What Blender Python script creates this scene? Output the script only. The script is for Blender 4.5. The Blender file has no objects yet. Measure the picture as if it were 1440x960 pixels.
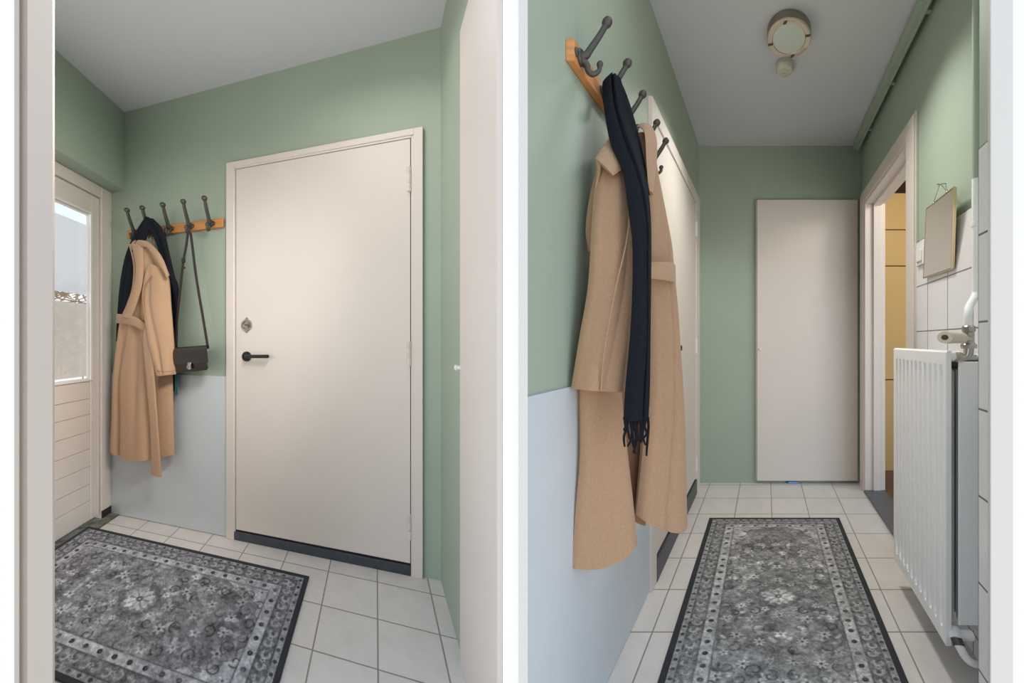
import bpy, bmesh, math, random
import numpy as np
from mathutils import Vector, Matrix
random.seed(4); np.random.seed(4)
C = bpy.context.scene.collection
SC = bpy.context.scene

# ------------------------------------------------------------------ camera, sky, light, exposure
F = 610.0; H = 1.05                       # focal length in pixels of the 1440 wide frame, eye height
cam = bpy.data.objects.new('camera', bpy.data.cameras.new('camera')); C.objects.link(cam)
cam.location = (0, 0, H); cam.rotation_euler = (math.pi/2, 0, 0)
cam.data.sensor_width = 36; cam.data.lens = F/1440*36; cam.data.clip_start = 0.02
SC.camera = cam
SC.view_settings.view_transform = 'Standard'; SC.view_settings.look = 'None'
SC.view_settings.gamma = 1; SC.view_settings.use_curve_mapping = False
SC.view_settings.exposure = 0.55
WORLD_STRENGTH = 0.88
w = bpy.data.worlds.new('sky'); SC.world = w; w.use_nodes = True
nt = w.node_tree; nt.nodes.clear()
wo = nt.nodes.new('ShaderNodeOutputWorld'); bg = nt.nodes.new('ShaderNodeBackground')
tc = nt.nodes.new('ShaderNodeTexCoord'); sx = nt.nodes.new('ShaderNodeSeparateXYZ'); rp = nt.nodes.new('ShaderNodeValToRGB')
nt.links.new(tc.outputs['Generated'], sx.inputs[0]); nt.links.new(sx.outputs['Z'], rp.inputs[0])
rp.color_ramp.elements[0].position = 0.0; rp.color_ramp.elements[0].color = (1.0, 0.97, 0.94, 1)
rp.color_ramp.elements[1].position = 0.34; rp.color_ramp.elements[1].color = (0.60, 0.77, 1.0, 1)
nt.links.new(rp.outputs[0], bg.inputs[0]); bg.inputs[1].default_value = WORLD_STRENGTH
nt.links.new(bg.outputs[0], wo.inputs[0])

def area_lamp(name, loc, look, sx_, sy_, power, col=(1, 1, 1), spread=180):
    d = bpy.data.lights.new(name, 'AREA'); d.shape = 'RECTANGLE'; d.size = sx_; d.size_y = sy_; d.energy = power; d.color = col; d.spread = math.radians(spread)
    o = bpy.data.objects.new(name, d); C.objects.link(o); o.location = loc
    o.rotation_euler = (Vector(look)-Vector(loc)).to_track_quat('-Z', 'Y').to_euler()
    return o
area_lamp('porch_side_fill', (-1.70, 1.25, 1.2), (-0.75, 1.9, 2.2), 0.5, 0.9, 2.2, (1.0, 0.97, 0.93))  # unseen fill added by the side wall, aimed up to brighten the porch ceiling
area_lamp('front_door_fill', (-0.36, 1.0, 2.0), (-2.5, 1.95, 0.75), 0.5, 0.25, 6.5, (1.0, 0.96, 0.92), 75)  # added fill beam to brighten the front door; no fanlight exists here
area_lamp('porch_overhead_fill', (-0.75, 1.45, 2.38), (-0.9, 1.6, 0), 0.3, 0.3, 2.6, (1.0, 0.97, 0.95), 150)  # unseen overhead fill added to lift the porch floor, rug and flush door
area_lamp('corridor_entry_fill', (0.66, 0.99, 2.3), (1.2, 2.6, 0.3), 0.45, 0.2, 1.2, (1.0, 0.97, 0.93))  # fill light added inside the corridor doorway, not a real fanlight
area_lamp('corridor_lamp_light', (1.235, 1.955, 2.40), (1.235, 1.955, 0), 0.2, 0.2, 7, (1.0, 0.97, 0.93), 130)
area_lamp('next_room_fill', (3.15, 2.45, 2.2), (2.9, 3.4, 1.0), 0.4, 0.4, 4, (1.0, 0.86, 0.66))  # unseen warm fill added to light the room beyond the right doorway

# ------------------------------------------------------------------ helpers: measuring
def lin(r, g, b):
    f = lambda c: (c/255/12.92 if c/255 <= 0.04045 else ((c/255+0.055)/1.055)**2.4)
    return (f(r), f(g), f(b), 1)
def P(px, py, Y): return Vector(((px-720)/F*Y, Y, H-(py-480)/F*Y))
def fl(px, py, z=0):
    Y = (H-z)*F/(py-480); return Vector(((px-720)/F*Y, Y))
class Fr:                                     # plan frame of a wall: u along the wall, n out of it (oblique plan)
    def __init__(s, o, u, n): s.o = Vector(o); s.u = Vector(u).normalized(); s.n = Vector(n).normalized()
    def w(s, a, b, z): p = s.o+s.u*a+s.n*b; return Vector((p.x, p.y, z))
    def pix(s, px, py, b=0):
        d = Vector(((px-720)/F, 1)); m = Vector((-s.u.y, s.u.x)); o = s.o+s.n*b
        Y = o.dot(m)/d.dot(m); p = d*Y
        return (p-o).dot(s.u), H-(py-480)/F*Y, Y
    def a(s, px, b=0): return s.pix(px, 480, b)[0]
    def z(s, px, py, b=0): return s.pix(px, py, b)[1]
    def pt(s, px, py, b=0): a, z, Y = s.pix(px, py, b); return s.w(a, b, z)
VL = Vector((192/F, -1)).normalized()         # porch: direction of the side walls, towards the viewer
uA = Vector((1740/F, -1)).normalized()
A = Fr(fl(316.7, 754), uA, VL)                # porch wall with the flush door
nA = Vector((uA.y, -uA.x))                    # its true normal
aT = A.a(175); aP = A.a(157); aR = A.a(620)
B1 = Fr((A.o+uA*aT), -VL, uA)                 # bulkhead over the front door
B2 = Fr((A.o+uA*aP), -VL, uA)                 # front door plane
RW = Fr((A.o+uA*aR), -VL, -uA)                # porch right wall
uR = Vector((356/F, 1)).normalized()
L = Fr(fl(983, 678.5), uR, (1, 0))            # corridor left wall
R = Fr(fl(1210, 678.5), uR, (-1, 0))          # corridor right wall
E = Fr(fl(983, 678.5), (1, 0), (0, -1))       # corridor end wall
YE = E.o.y
ZL = A.z(175, 158); ZR = 1.05+(480-205)/F*YE
FY = 0.88                                     # front wall with the two doorways
def X(px, Y): return (px-720)/F*Y

# ------------------------------------------------------------------ helpers: materials
def mat(name, rgb, rough=0.5, metal=0.0, bump=None, var=None, stretch=(1, 1, 1), spec=0.5, sheen=0, coord='Object'):
    m = bpy.data.materials.new(name); m.use_nodes = True; n = m.node_tree.nodes; l = m.node_tree.links
    p = n['Principled BSDF']; col = lin(*rgb)
    p.inputs['Base Color'].default_value = col; p.inputs['Roughness'].default_value = rough
    p.inputs['Metallic'].default_value = metal; p.inputs['Specular IOR Level'].default_value = spec
    if sheen: p.inputs['Sheen Weight'].default_value = sheen
    if bump or var:
        t = n.new('ShaderNodeTexCoord'); mp = n.new('ShaderNodeMapping'); mp.inputs['Scale'].default_value = stretch
        l.new(t.outputs[coord], mp.inputs[0])
    if var:
        nz = n.new('ShaderNodeTexNoise'); nz.inputs['Scale'].default_value = var[0]; nz.inputs['Detail'].default_value = 5
        l.new(mp.outputs[0], nz.inputs['Vector'])
        r = n.new('ShaderNodeValToRGB'); k = var[1]
        r.color_ramp.elements[0].position = 0.3; r.color_ramp.elements[1].position = 0.7
        r.color_ramp.elements[0].color = tuple(c*(1-k) for c in col[:3])+(1,)
        r.color_ramp.elements[1].color = tuple(min(1, c*(1+k)) for c in col[:3])+(1,)
        l.new(nz.outputs['Fac'], r.inputs[0]); l.new(r.outputs[0], p.inputs['Base Color'])
    if bump:
        nb = n.new('ShaderNodeTexNoise'); nb.inputs['Scale'].default_value = bump[0]; nb.inputs['Detail'].default_value = 4
        l.new(mp.outputs[0], nb.inputs['Vector'])
        bn = n.new('ShaderNodeBump'); bn.inputs['Strength'].default_value = bump[1]; bn.inputs['Distance'].default_value = 0.004
        l.new(nb.outputs['Fac'], bn.inputs['Height']); l.new(bn.outputs[0], p.inputs['Normal'])
    return m
def mth(nt, op, a, b=None, c=None):
    m = nt.nodes.new('ShaderNodeMath'); m.operation = op
    for i, v in enumerate((a, b, c)):
        if v is None: continue
        if isinstance(v, (int, float)): m.inputs[i].default_value = v
        else: nt.links.new(v, m.inputs[i])
    return m.outputs[0]
def tile_mat(name, rgb, grout, gw, rough, var, bevel=0.3):
    """square tiles in UV space (1 UV unit = 1 tile) with grout lines and a faint stone mottle"""
    m = mat(name, rgb, rough); nt = m.node_tree; n = nt.nodes; l = nt.links; p = n['Principled BSDF']
    uv = n.new('ShaderNodeUVMap'); s = n.new('ShaderNodeSeparateXYZ'); l.new(uv.outputs[0], s.inputs[0])
    d = []
    for k in ('X', 'Y'):
        fr = mth(nt, 'FRACT', s.outputs[k]); d.append(mth(nt, 'MINIMUM', fr, mth(nt, 'SUBTRACT', 1, fr)))
    dm = mth(nt, 'MINIMUM', d[0], d[1])
    mask = n.new('ShaderNodeMapRange'); mask.inputs['From Min'].default_value = gw*0.7; mask.inputs['From Max'].default_value = gw*1.25
    l.new(dm, mask.inputs['Value'])
    cell = n.new('ShaderNodeTexWhiteNoise'); cell.noise_dimensions = '2D'
    fl_ = n.new('ShaderNodeVectorMath'); fl_.operation = 'FLOOR'; l.new(uv.outputs[0], fl_.inputs[0]); l.new(fl_.outputs[0], cell.inputs['Vector'])
    nz = n.new('ShaderNodeTexNoise'); nz.noise_dimensions = '4D'; nz.inputs['Scale'].default_value = 2.6; nz.inputs['Detail'].default_value = 6; nz.inputs['Roughness'].default_value = 0.6
    l.new(uv.outputs[0], nz.inputs['Vector']); l.new(mth(nt, 'MULTIPLY', cell.outputs['Value'], 9), nz.inputs['W'])
    nf = n.new('ShaderNodeTexNoise'); nf.inputs['Scale'].default_value = 60; l.new(uv.outputs[0], nf.inputs['Vector'])
    f1 = mth(nt, 'MULTIPLY_ADD', mth(nt, 'SUBTRACT', nz.outputs['Fac'], 0.5), var*2.2, 1.0)
    f2 = mth(nt, 'MULTIPLY_ADD', mth(nt, 'SUBTRACT', cell.outputs['Value'], 0.5), var*0.35, f1)
    f3 = mth(nt, 'MULTIPLY_ADD', mth(nt, 'SUBTRACT', nf.outputs['Fac'], 0.5), var*0.8, f2)
    mul = n.new('ShaderNodeMix'); mul.data_type = 'RGBA'; mul.blend_type = 'MULTIPLY'; mul.inputs[0].default_value = 1
    mul.inputs[6].default_value = lin(*rgb)
    cb = n.new('ShaderNodeCombineColor'); [l.new(f3, cb.inputs[i]) for i in range(3)]; l.new(cb.outputs[0], mul.inputs[7])
    mx = n.new('ShaderNodeMix'); mx.data_type = 'RGBA'; mx.inputs[6].default_value = lin(*grout)
    l.new(mask.outputs[0], mx.inputs[0]); l.new(mul.outputs[2], mx.inputs[7]); l.new(mx.outputs[2], p.inputs['Base Color'])
    bn = n.new('ShaderNodeBump'); bn.inputs['Strength'].default_value = bevel; bn.inputs['Distance'].default_value = 0.003
    l.new(mask.outputs[0], bn.inputs['Height']); l.new(bn.outputs[0], p.inputs['Normal'])
    return m
M = {}
M['green'] = mat('sage_green_paint', (162, 177, 159), 0.55, bump=(90, 0.05), var=(2.5, 0.035))
M['ceiling'] = mat('white_ceiling_paint', (208, 209, 214), 0.7, bump=(120, 0.05))
M['cream'] = mat('cream_gloss_paint', (222, 213, 204), 0.5, var=(3, 0.02))
M['white_paint'] = mat('white_paint', (246, 246, 245), 0.6)
M['jamb'] = mat('off_white_paint', (188, 177, 166), 0.45, var=(4, 0.02))
M['jamb_white'] = mat('greyish_white_paint', (216, 212, 205), 0.45)
M['dado'] = mat('pale_blue_grey_paint', (202, 208, 211), 0.5, bump=(60, 0.05), var=(5, 0.03))
M['navy'] = mat('dark_slate_paint', (58, 64, 72), 0.45, var=(30, 0.2))
M['seam'] = mat('dark_gap', (40, 38, 36), 0.8)
M['iron'] = mat('dark_cast_iron', (84, 82, 76), 0.45, 0.5)
M['black_metal'] = mat('matt_black_metal', (38, 38, 38), 0.45, 0.3)
M['chrome'] = mat('satin_nickel', (190, 186, 178), 0.28, 1.0)
M['bronze'] = mat('brushed_bronze', (146, 138, 124), 0.4, 0.75)
M['brass'] = mat('pale_brass', (226, 208, 170), 0.3, 1.0)
M['wood'] = mat('orange_pine', (204, 140, 80), 0.45, var=(9, 0.14), stretch=(1.5, 1.5, 14), bump=(30, 0.04))
M['coat'] = mat('camel_wool', (180, 146, 116), 0.95, bump=(420, 0.4), var=(160, 0.06), spec=0.1, sheen=0.15)
M['coat_lining'] = mat('camel_wool_inside', (160, 124, 95), 0.95, bump=(420, 0.4), var=(160, 0.06), spec=0.1)
M['scarf'] = mat('black_wool', (32, 34, 40), 0.95, bump=(500, 0.5), var=(220, 0.2), spec=0.08)
M['teal'] = mat('teal_thread', (30, 92, 84), 0.9)
M['leather'] = mat('dark_brown_leather', (34, 27, 28), 0.33, bump=(300, 0.12))
M['strap'] = mat('brown_leather_strap', (44, 32, 28), 0.5)
M['radiator'] = mat('white_enamel', (247, 247, 245), 0.6)
M['radiator_gap'] = mat('grey_enamel', (190, 190, 188), 0.5)
M['plastic'] = mat('white_plastic', (232, 230, 224), 0.4)
M['detector'] = mat('aged_white_plastic', (205, 198, 182), 0.45)
M['ivory'] = mat('ivory_plastic', (226, 212, 186), 0.4)
M['diffuser'] = mat('frosted_lamp_glass', (206, 214, 204), 0.35)
M['mirror'] = mat('mirror_glass', (225, 222, 212), 0.02, 1.0)
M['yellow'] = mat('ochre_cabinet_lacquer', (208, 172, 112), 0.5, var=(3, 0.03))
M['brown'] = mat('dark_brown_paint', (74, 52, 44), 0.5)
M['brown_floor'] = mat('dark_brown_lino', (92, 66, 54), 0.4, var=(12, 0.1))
M['slate'] = mat('slate_threshold', (84, 88, 96), 0.4, var=(20, 0.1))
M['grime'] = mat('weathered_stone', (112, 110, 96), 0.8, var=(22, 0.6), bump=(60, 0.5))
M['binding'] = mat('black_rug_binding', (44, 45, 50), 0.95, bump=(400, 0.4))
M['hedge'] = mat('dry_brown_twigs', (176, 150, 120), 0.9, var=(30, 0.5))
M['floor_tile'] = tile_mat('grey_beige_floor_tile', (211, 206, 201), (138, 131, 124), 0.012, 0.42, 0.15)
M['wall_tile'] = tile_mat('white_wall_tile', (232, 231, 232), (92, 92, 98), 0.012, 0.2, 0.01, 0.5)
def glass_mat():
    m = bpy.data.materials.new('clear_window_glass'); m.use_nodes = True; n = m.node_tree.nodes; l = m.node_tree.links; n.clear()
    o = n.new('ShaderNodeOutputMaterial'); t = n.new('ShaderNodeBsdfTransparent'); g = n.new('ShaderNodeBsdfGlossy'); g.inputs['Roughness'].default_value = 0.02
    x = n.new('ShaderNodeMixShader')
    x.inputs[0].default_value = 0.06; l.new(t.outputs[0], x.inputs[1]); l.new(g.outputs[0], x.inputs[2]); l.new(x.outputs[0], o.inputs[0]); return m
def film_mat(name, rgb, k):
    m = bpy.data.materials.new(name); m.use_nodes = True; n = m.node_tree.nodes; l = m.node_tree.links; n.clear()
    o = n.new('ShaderNodeOutputMaterial'); t = n.new('ShaderNodeBsdfTransparent'); t.inputs[0].default_value = lin(*rgb)
    tr = n.new('ShaderNodeBsdfTranslucent'); tr.inputs[0].default_value = lin(*rgb); x = n.new('ShaderNodeMixShader'); x.inputs[0].default_value = k
    l.new(t.outputs[0], x.inputs[1]); l.new(tr.outputs[0], x.inputs[2]); l.new(x.outputs[0], o.inputs[0]); return m
M['glass'] = glass_mat()
M['film'] = film_mat('frosted_privacy_film', (226, 225, 222), 0.9)
M['film_low'] = film_mat('frosted_privacy_film_beige', (210, 199, 183), 0.9)

# ------------------------------------------------------------------ helpers: mesh building
class MB:
    def __init__(s): s.bm = bmesh.new(); s.round = False
    def faces(s, vs, fs):
        bv = [s.bm.verts.new(v) for v in vs]; out = []
        for f in fs:
            try: out.append(s.bm.faces.new([bv[i] for i in f]))
            except ValueError: pass
        return bv, out
    def hexa(s, c, bev=0, seg=1):
        bv, fs = s.faces(c, [(0, 1, 2, 3), (7, 6, 5, 4), (0, 4, 5, 1), (1, 5, 6, 2), (2, 6, 7, 3), (3, 7, 4, 0)])
        bmesh.ops.recalc_face_normals(s.bm, faces=fs)
        if bev:
            es = list({e for f in fs for e in f.edges})
            bmesh.ops.bevel(s.bm, geom=es, offset=bev, segments=seg, profile=0.5, affect='EDGES')
        return s
    def box(s, fr, a0, a1, b0, b1, z0, z1, bev=0, seg=1):
        return s.hexa([fr.w(a0, b0, z0), fr.w(a1, b0, z0), fr.w(a1, b1, z0), fr.w(a0, b1, z0),
                       fr.w(a0, b0, z1), fr.w(a1, b0, z1), fr.w(a1, b1, z1), fr.w(a0, b1, z1)], bev, seg)
    def prism(s, pts, z0, z1, bev=0):
        n = len(pts); vs = [Vector((p[0], p[1], z0)) for p in pts]+[Vector((p[0], p[1], z1)) for p in pts]
        bv, fs = s.faces(vs, [tuple(range(n)), tuple(range(2*n-1, n-1, -1))]+[(i, (i+1) % n, n+(i+1) % n, n+i) for i in range(n)])
        bmesh.ops.recalc_face_normals(s.bm, faces=fs)
        if bev: bmesh.ops.bevel(s.bm, geom=list({e for f in fs for e in f.edges}), offset=bev, segments=1, affect='EDGES')
        return s
    def loft(s, rings, cap=True, closed=True):
        s.round = True; n = len(rings[0]); base = [[s.bm.verts.new(v) for v in r] for r in rings]; fs = []
        for i in range(len(rings)-1):
            for j in range(n if closed else n-1):
                k = (j+1) % n
                try: fs.append(s.bm.faces.new((base[i][j], base[i][k], base[i+1][k], base[i+1][j])))
                except ValueError: pass
        if cap and closed:
            for r in (base[0], base[-1]):
                try: fs.append(s.bm.faces.new(r))
                except ValueError: pass
        if closed: bmesh.ops.recalc_face_normals(s.bm, faces=fs)
        return s
    def tube(s, pts, r, n=12, smooth=0, flat=None):
        pts = [Vector(p) for p in pts]
        if smooth: pts = catmull(pts, smooth)
        m = len(pts); rr = r if isinstance(r, (list, tuple)) else [r]*m
        if len(rr) != m: rr = [float(v) for v in np.interp(np.linspace(0, 1, m), np.linspace(0, 1, len(rr)), rr)]
        rings = []; up = None
        for i, p in enumerate(pts):
            t = (pts[min(i+1, m-1)]-pts[max(i-1, 0)]).normalized()
            if up is None: up = t.orthogonal().normalized()
            up = (up-t*up.dot(t)).normalized(); sd = t.cross(up)
            rings.append([p+(up*math.cos(q)+sd*math.sin(q))*rr[i] for q in [2*math.pi*k/n for k in range(n)]])
        return s.loft(rings)
    def lathe(s, o, ax, prof, n=32, e=None, g=None):
        o = Vector(o); ax = Vector(ax).normalized()
        if e is None: e = ax.orthogonal().normalized(); g = ax.cross(e)
        e = Vector(e); g = Vector(g)
        return s.loft([[o+ax*h+(e*math.cos(q)+g*math.sin(q))*max(r, 1e-4) for q in [2*math.pi*k/n for k in range(n)]] for r, h in prof])
    def ball(s, o, r, n=16):
        return s.lathe(o, (0, 0, 1), [(r*math.sin(math.pi*i/10), -r*math.cos(math.pi*i/10)) for i in range(11)], n)
def catmull(pts, k):
    out = []; n = len(pts)
    for i in range(n-1):
        p0, p1, p2, p3 = pts[max(i-1, 0)], pts[i], pts[i+1], pts[min(i+2, n-1)]
        for j in range(k):
            t = j/k
            out.append(0.5*((2*p1)+(p2-p0)*t+(2*p0-5*p1+4*p2-p3)*t*t+(3*p1-p0-3*p2+p3)*t*t*t))
    return out+[pts[-1]]
def root_of(p):
    while p.parent: p = p.parent
    return p
def obj(name, mb, m, parent=None, label=None, cat=None, group=None, kind=None, angle=None, bevel=0):
    me = bpy.data.meshes.new(name); bm = mb.bm; angle = angle or (40 if mb.round else 15)
    co = [v.co for v in bm.verts]
    if parent: off = root_of(parent).location.copy()
    else:
        off = Vector(((min(v.x for v in co)+max(v.x for v in co))/2, (min(v.y for v in co)+max(v.y for v in co))/2, min(v.z for v in co)))
    for v in bm.verts: v.co -= off
    for f in bm.faces: f.smooth = True
    bm.to_mesh(me); bm.free()
    try: me.set_sharp_from_angle(angle=math.radians(angle))
    except Exception: pass
    o = bpy.data.objects.new(name, me); C.objects.link(o); me.materials.append(M[m] if isinstance(m, str) else m)
    if parent: o.parent = parent
    else: o.location = off
    if bevel:
        b = o.modifiers.new('soft_edges', 'BEVEL'); b.width = bevel; b.segments = 2; b.limit_method = 'ANGLE'
    tag(o, label, cat, group, kind); return o
def tag(o, label=None, cat=None, group=None, kind=None):
    for k, v in (('label', label), ('category', cat), ('group', group), ('kind', kind)):
        if v: o[k] = v
def thing(name, label, cat, loc, group=None, kind=None):
    o = bpy.data.objects.new(name, None); C.objects.link(o); o.location = loc; o.empty_display_size = 0.1
    tag(o, label, cat, group, kind); return o
def struct(name, mb, m, label, cat, **k): return obj(name, mb, m, None, label, cat, kind='structure', **k)
def uv_plane(name, poly, z, m, f, label, cat, thick=0.06, up=True):
    """floor slab whose UVs come from f(x, y)"""
    mb = MB(); mb.prism(poly, z-thick, z); bm = mb.bm; ly = bm.loops.layers.uv.new('UVMap')
    for fa in bm.faces:
        for lo in fa.loops: lo[ly].uv = f(lo.vert.co)
    return struct(name, mb, m, label, cat)
def drape(mb, Lp, Rp, tf=0.02, tb=0.015, ns=20, sub=5, fold=None, sag=None, pw=2.5):
    """cloth between a left and a right edge line, rounded in front (tf) and behind (tb), with folds"""
    Lc = catmull([Vector(p) for p in Lp], sub); Rc = catmull([Vector(p) for p in Rp], sub); m = len(Lc); rings = []
    for i in range(m):
        t = i/(m-1); l, r = Lc[i], Rc[i]; d = r-l; mid = (l+r)/2
        v = (Vector((0, 0, H))-mid); v.z *= 0.2; e = d.normalized(); nf = (v-e*v.dot(e)).normalized()
        ring = []
        for j in range(ns+1):
            s_ = j/ns; pf = max(0, 1-abs(2*s_-1)**pw)**0.7
            k = tf*pf+(fold(s_, t)*min(1, pf*1.6) if fold else 0)
            q = l+d*s_+nf*k
            if sag: q.z -= sag(s_)*t**6
            ring.append(q)
        for j in range(ns-1, 0, -1):
            s_ = j/ns; pf = max(0, 1-abs(2*s_-1)**pw)**0.7
            q = l+d*s_-nf*tb*pf
            if sag: q.z -= sag(s_)*t**6
            ring.append(q)
        rings.append(ring)
    mb.loft(rings); return mb

# ================================================================== STRUCTURE: front wall with two doorways
fw = MB()
fw.prism([(-2.3, FY), (X(20, FY), FY), (X(20, FY+.1), FY+0.1), (-2.3, FY+0.1)], 0, 2.7)
struct('wall_front', fw, 'white_paint', 'plain white wall at the far left edge of the picture', 'wall')
fw = MB()
fw.prism([(X(707, FY), FY), (X(730, FY), FY), (X(730, FY)+0.004, 1.0), (X(707, 1.0), 1.0)], 0, 2.7)
struct('wall_front', fw, 'white_paint', 'narrow white pier standing between the two doorways', 'wall')
fw = MB()
fw.prism([(X(1420, FY), FY), (2.2, FY), (2.2, FY+0.1), (X(1420, FY+.1), FY+0.1)], 0, 2.7)
struct('wall_front', fw, 'white_paint', 'plain white wall at the far right edge of the picture', 'wall')
fw = MB()
fw.prism([(X(20, FY), FY), (X(707, FY), FY), (X(707, FY), FY+0.1), (X(20, FY), FY+0.1)], 2.2, 2.7)
struct('wall_front', fw, 'white_paint', 'white wall above the left doorway', 'wall')
fw = MB()
fw.prism([(X(730, FY), FY), (X(1420, FY), FY), (X(1420, FY), FY+0.1), (X(730, FY), FY+0.1)], 2.2, 2.7)
struct('wall_front', fw, 'white_paint', 'white wall above the right doorway', 'wall')
# jambs
j = MB()
xs = [20, 27, 30, 37, 39, 74, 77]; ys = [0.0, 0.0, 0.007, 0.009, -0.008, -0.008, -0.004]
pts = [(X(a, FY+b), FY+b) for a, b in zip(xs, ys)]+[(X(76, FY+.08), FY+0.08), (X(20, FY+.08), FY+0.08)]
j.prism(pts, 0, 2.2)
struct('trim_1', j, 'jamb', 'cream moulded door jamb at the left edge of the porch view', 'door jamb')
j = MB(); j.prism([(X(730, FY), FY-0.004), (X(742, FY), FY-0.004), (X(742, FY), FY+0.02), (X(730, FY)+0.002, FY+0.02)], 0, 2.2)
struct('trim_2', j, 'jamb_white', 'narrow cream door casing left of the corridor wall', 'door jamb')
j = MB(); j.prism([(X(1388, FY), FY-0.006), (X(1420, FY), FY-0.006), (X(1420, FY+.08), FY+0.08), (X(1389, FY+.08), FY+0.08)], 0, 2.2, 0.002)
struct('trim_3', j, 'jamb_white', 'white door jamb at the right edge of the corridor view', 'door jamb')

# ================================================================== STRUCTURE: the porch (left)
def at(fr, a, b): v = fr.w(a, b, 0); return (v.x, v.y)
mb = MB(); mb.box(A, aP-0.25, aR+0.1, -0.12, 0, 0, ZL); struct('wall_back', mb, 'green', 'sage green wall behind the coat rack and flush door', 'wall')
aN = -1.72
mb = MB(); mb.box(RW, -0.92, 0.1, -0.03, 0, 0, ZL); struct('wall_right', mb, 'green', 'sage green wall right of the flush porch door', 'wall')
zb = B1.z(172, 265.5)
mb = MB(); mb.box(B1, aN, 0.1, -0.3, 0, zb, ZL+0.0); struct('wall_left', mb, 'green', 'sage green bulkhead above the glazed front door', 'wall')
porch = [at(A, aP-0.25, 0), at(A, aR+0.05, 0), at(RW, -0.97, -0.03), (0.0, FY), (-2.3, FY), (-2.6, 2.0)]
mb = MB(); mb.prism(porch, ZL, ZL+0.08); struct('ceiling', mb, 'ceiling', 'flat white ceiling of the porch', 'ceiling')
Ai = Matrix(((A.u.x, A.n.x), (A.u.y, A.n.y))).inverted()
def uvA(v): q = Ai @ (Vector((v.x, v.y))-A.o); return ((q.x+0.6174)/0.2653, (q.y-0.1275)/0.2645)
uv_plane('floor', [at(A, aP-0.3, -0.12), at(A, aR+0.1, -0.12), at(RW, -0.97, -0.03), (-0.0, FY), (0.0, FY-0.1), (-2.3, FY-0.1), (-2.7, 2.0)], 0, 'floor_tile', uvA, 'square pale floor tiles of the porch under its rug', 'floor')
mb = MB(); mb.box(A, aP+0.001, A.a(318.5), 0, 0.006, 0.004, A.z(316, 529)); struct('trim_4', mb, 'dado', 'pale grey blue panel on the porch wall below the coat', 'wall panel')
# stone sill along the front door
mb = MB(); mb.box(B2, aN, 0.0, -0.1, 0.075, 0, 0.006); struct('trim_5', mb, 'grime', 'dirty weathered stone sill along the front door', 'sill')

# front door with glass
fz1 = B2.z(157, 270.7); aS = B2.a(143); aG = B2.a(124, -.04)
fd = thing('door_1', 'cream front door with tall frosted pane and grooved lower half', 'door', B2.w(-0.6, -0.03, 0), kind='structure')
mb = MB(); mb.box(B2, aS, 0.0, -0.07, 0, 0, fz1, 0.002); mb.box(B2, aN, aS, -0.07, 0, fz1-0.065, fz1, 0.002)
obj('frame', mb, 'cream', fd)
zt = fz1-0.065; gz1 = B2.z(124, 301, -0.03); gz0 = B2.z(124, 532, -0.03); zs = B2.z(143, 714, -0.025)
mb = MB()
mb.box(B2, aG+0.005, aS-0.003, -0.065, -0.02, 0.03, zt-0.004, 0.002)
mb.box(B2, aN, aG+0.005, -0.065, -0.02, gz1, zt-0.004)
mb.box(B2, aN, aG+0.005, -0.065, -0.03, 0.03, gz0)
grooves = [B2.z(127, y, -0.02) for y in (560, 582, 606, 630.5, 655, 680, 703)]
zz = [gz0]+grooves+[0.03]
for i in range(len(zz)-1): mb.box(B2, aN, aG+0.006, -0.035, -0.0215, zz[i+1]+0.0012, zz[i]-0.0012, 0.001)
obj('leaf', mb, 'cream', fd)
mb = MB()
mb.box(B2, aG-0.004, aG+0.016, -0.03, -0.012, gz0-0.012, gz1+0.014, 0.002); mb.box(B2, aN, aG-0.004, -0.03, -0.012, gz0-0.014, gz0, 0.002); mb.box(B2, aN, aG-0.004, -0.03, -0.012, gz1, gz1+0.014, 0.002)
obj('glazing_bead', mb, 'plastic', fd)
mb = MB(); mb.box(B2, aN, aG, -0.05, -0.044, gz0, gz1); gl = obj('glass', mb, 'glass', fd)
zA = B2.z(100, 412, -0.05); zB = B2.z(100, 425, -0.05)
mb = MB(); mb.faces([B2.w(aN, -.051, zA), B2.w(aG-.004, -.051, zA), B2.w(aG-.004, -.051, gz1-.06), B2.w(aN, -.051, gz1-.06)], [(0, 1, 2, 3)]); obj('frosted_film', mb, 'film', gl, 'white frosted film on the upper pane')
mb = MB(); mb.faces([B2.w(aN, -.051, gz0+.012), B2.w(aG-.004, -.051, gz0+.012), B2.w(aG-.004, -.051, zB), B2.w(aN, -.051, zB)], [(0, 1, 2, 3)]); obj('frosted_film', mb, 'film_low', gl, 'beige frosted film on the lower pane')
mb = MB(); mb.box(B2, aS, 0.0, -0.002, 0.002, 0.0, 0.05); obj('post_shoe', mb, 'seam', fd)
# garden hedge beyond the glass
mb = MB()
for i in range(3200):
    c = Vector((-3.7+random.uniform(-.9, .5), 2.6+random.uniform(-1.3, 1.5), random.uniform(.8, 1.56)))
    d = Vector((random.uniform(-1, 1), random.uniform(-1, 1), random.uniform(-.4, 1))).normalized()*random.uniform(.03, .09)
    mb.tube([c-d, c, c+d], [0.004, 0.007, 0.003], 4)
obj('hedge', mb, 'hedge', None, 'dry brown hedge seen through the clear strip of the front door', 'hedge', kind='stuff')

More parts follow.
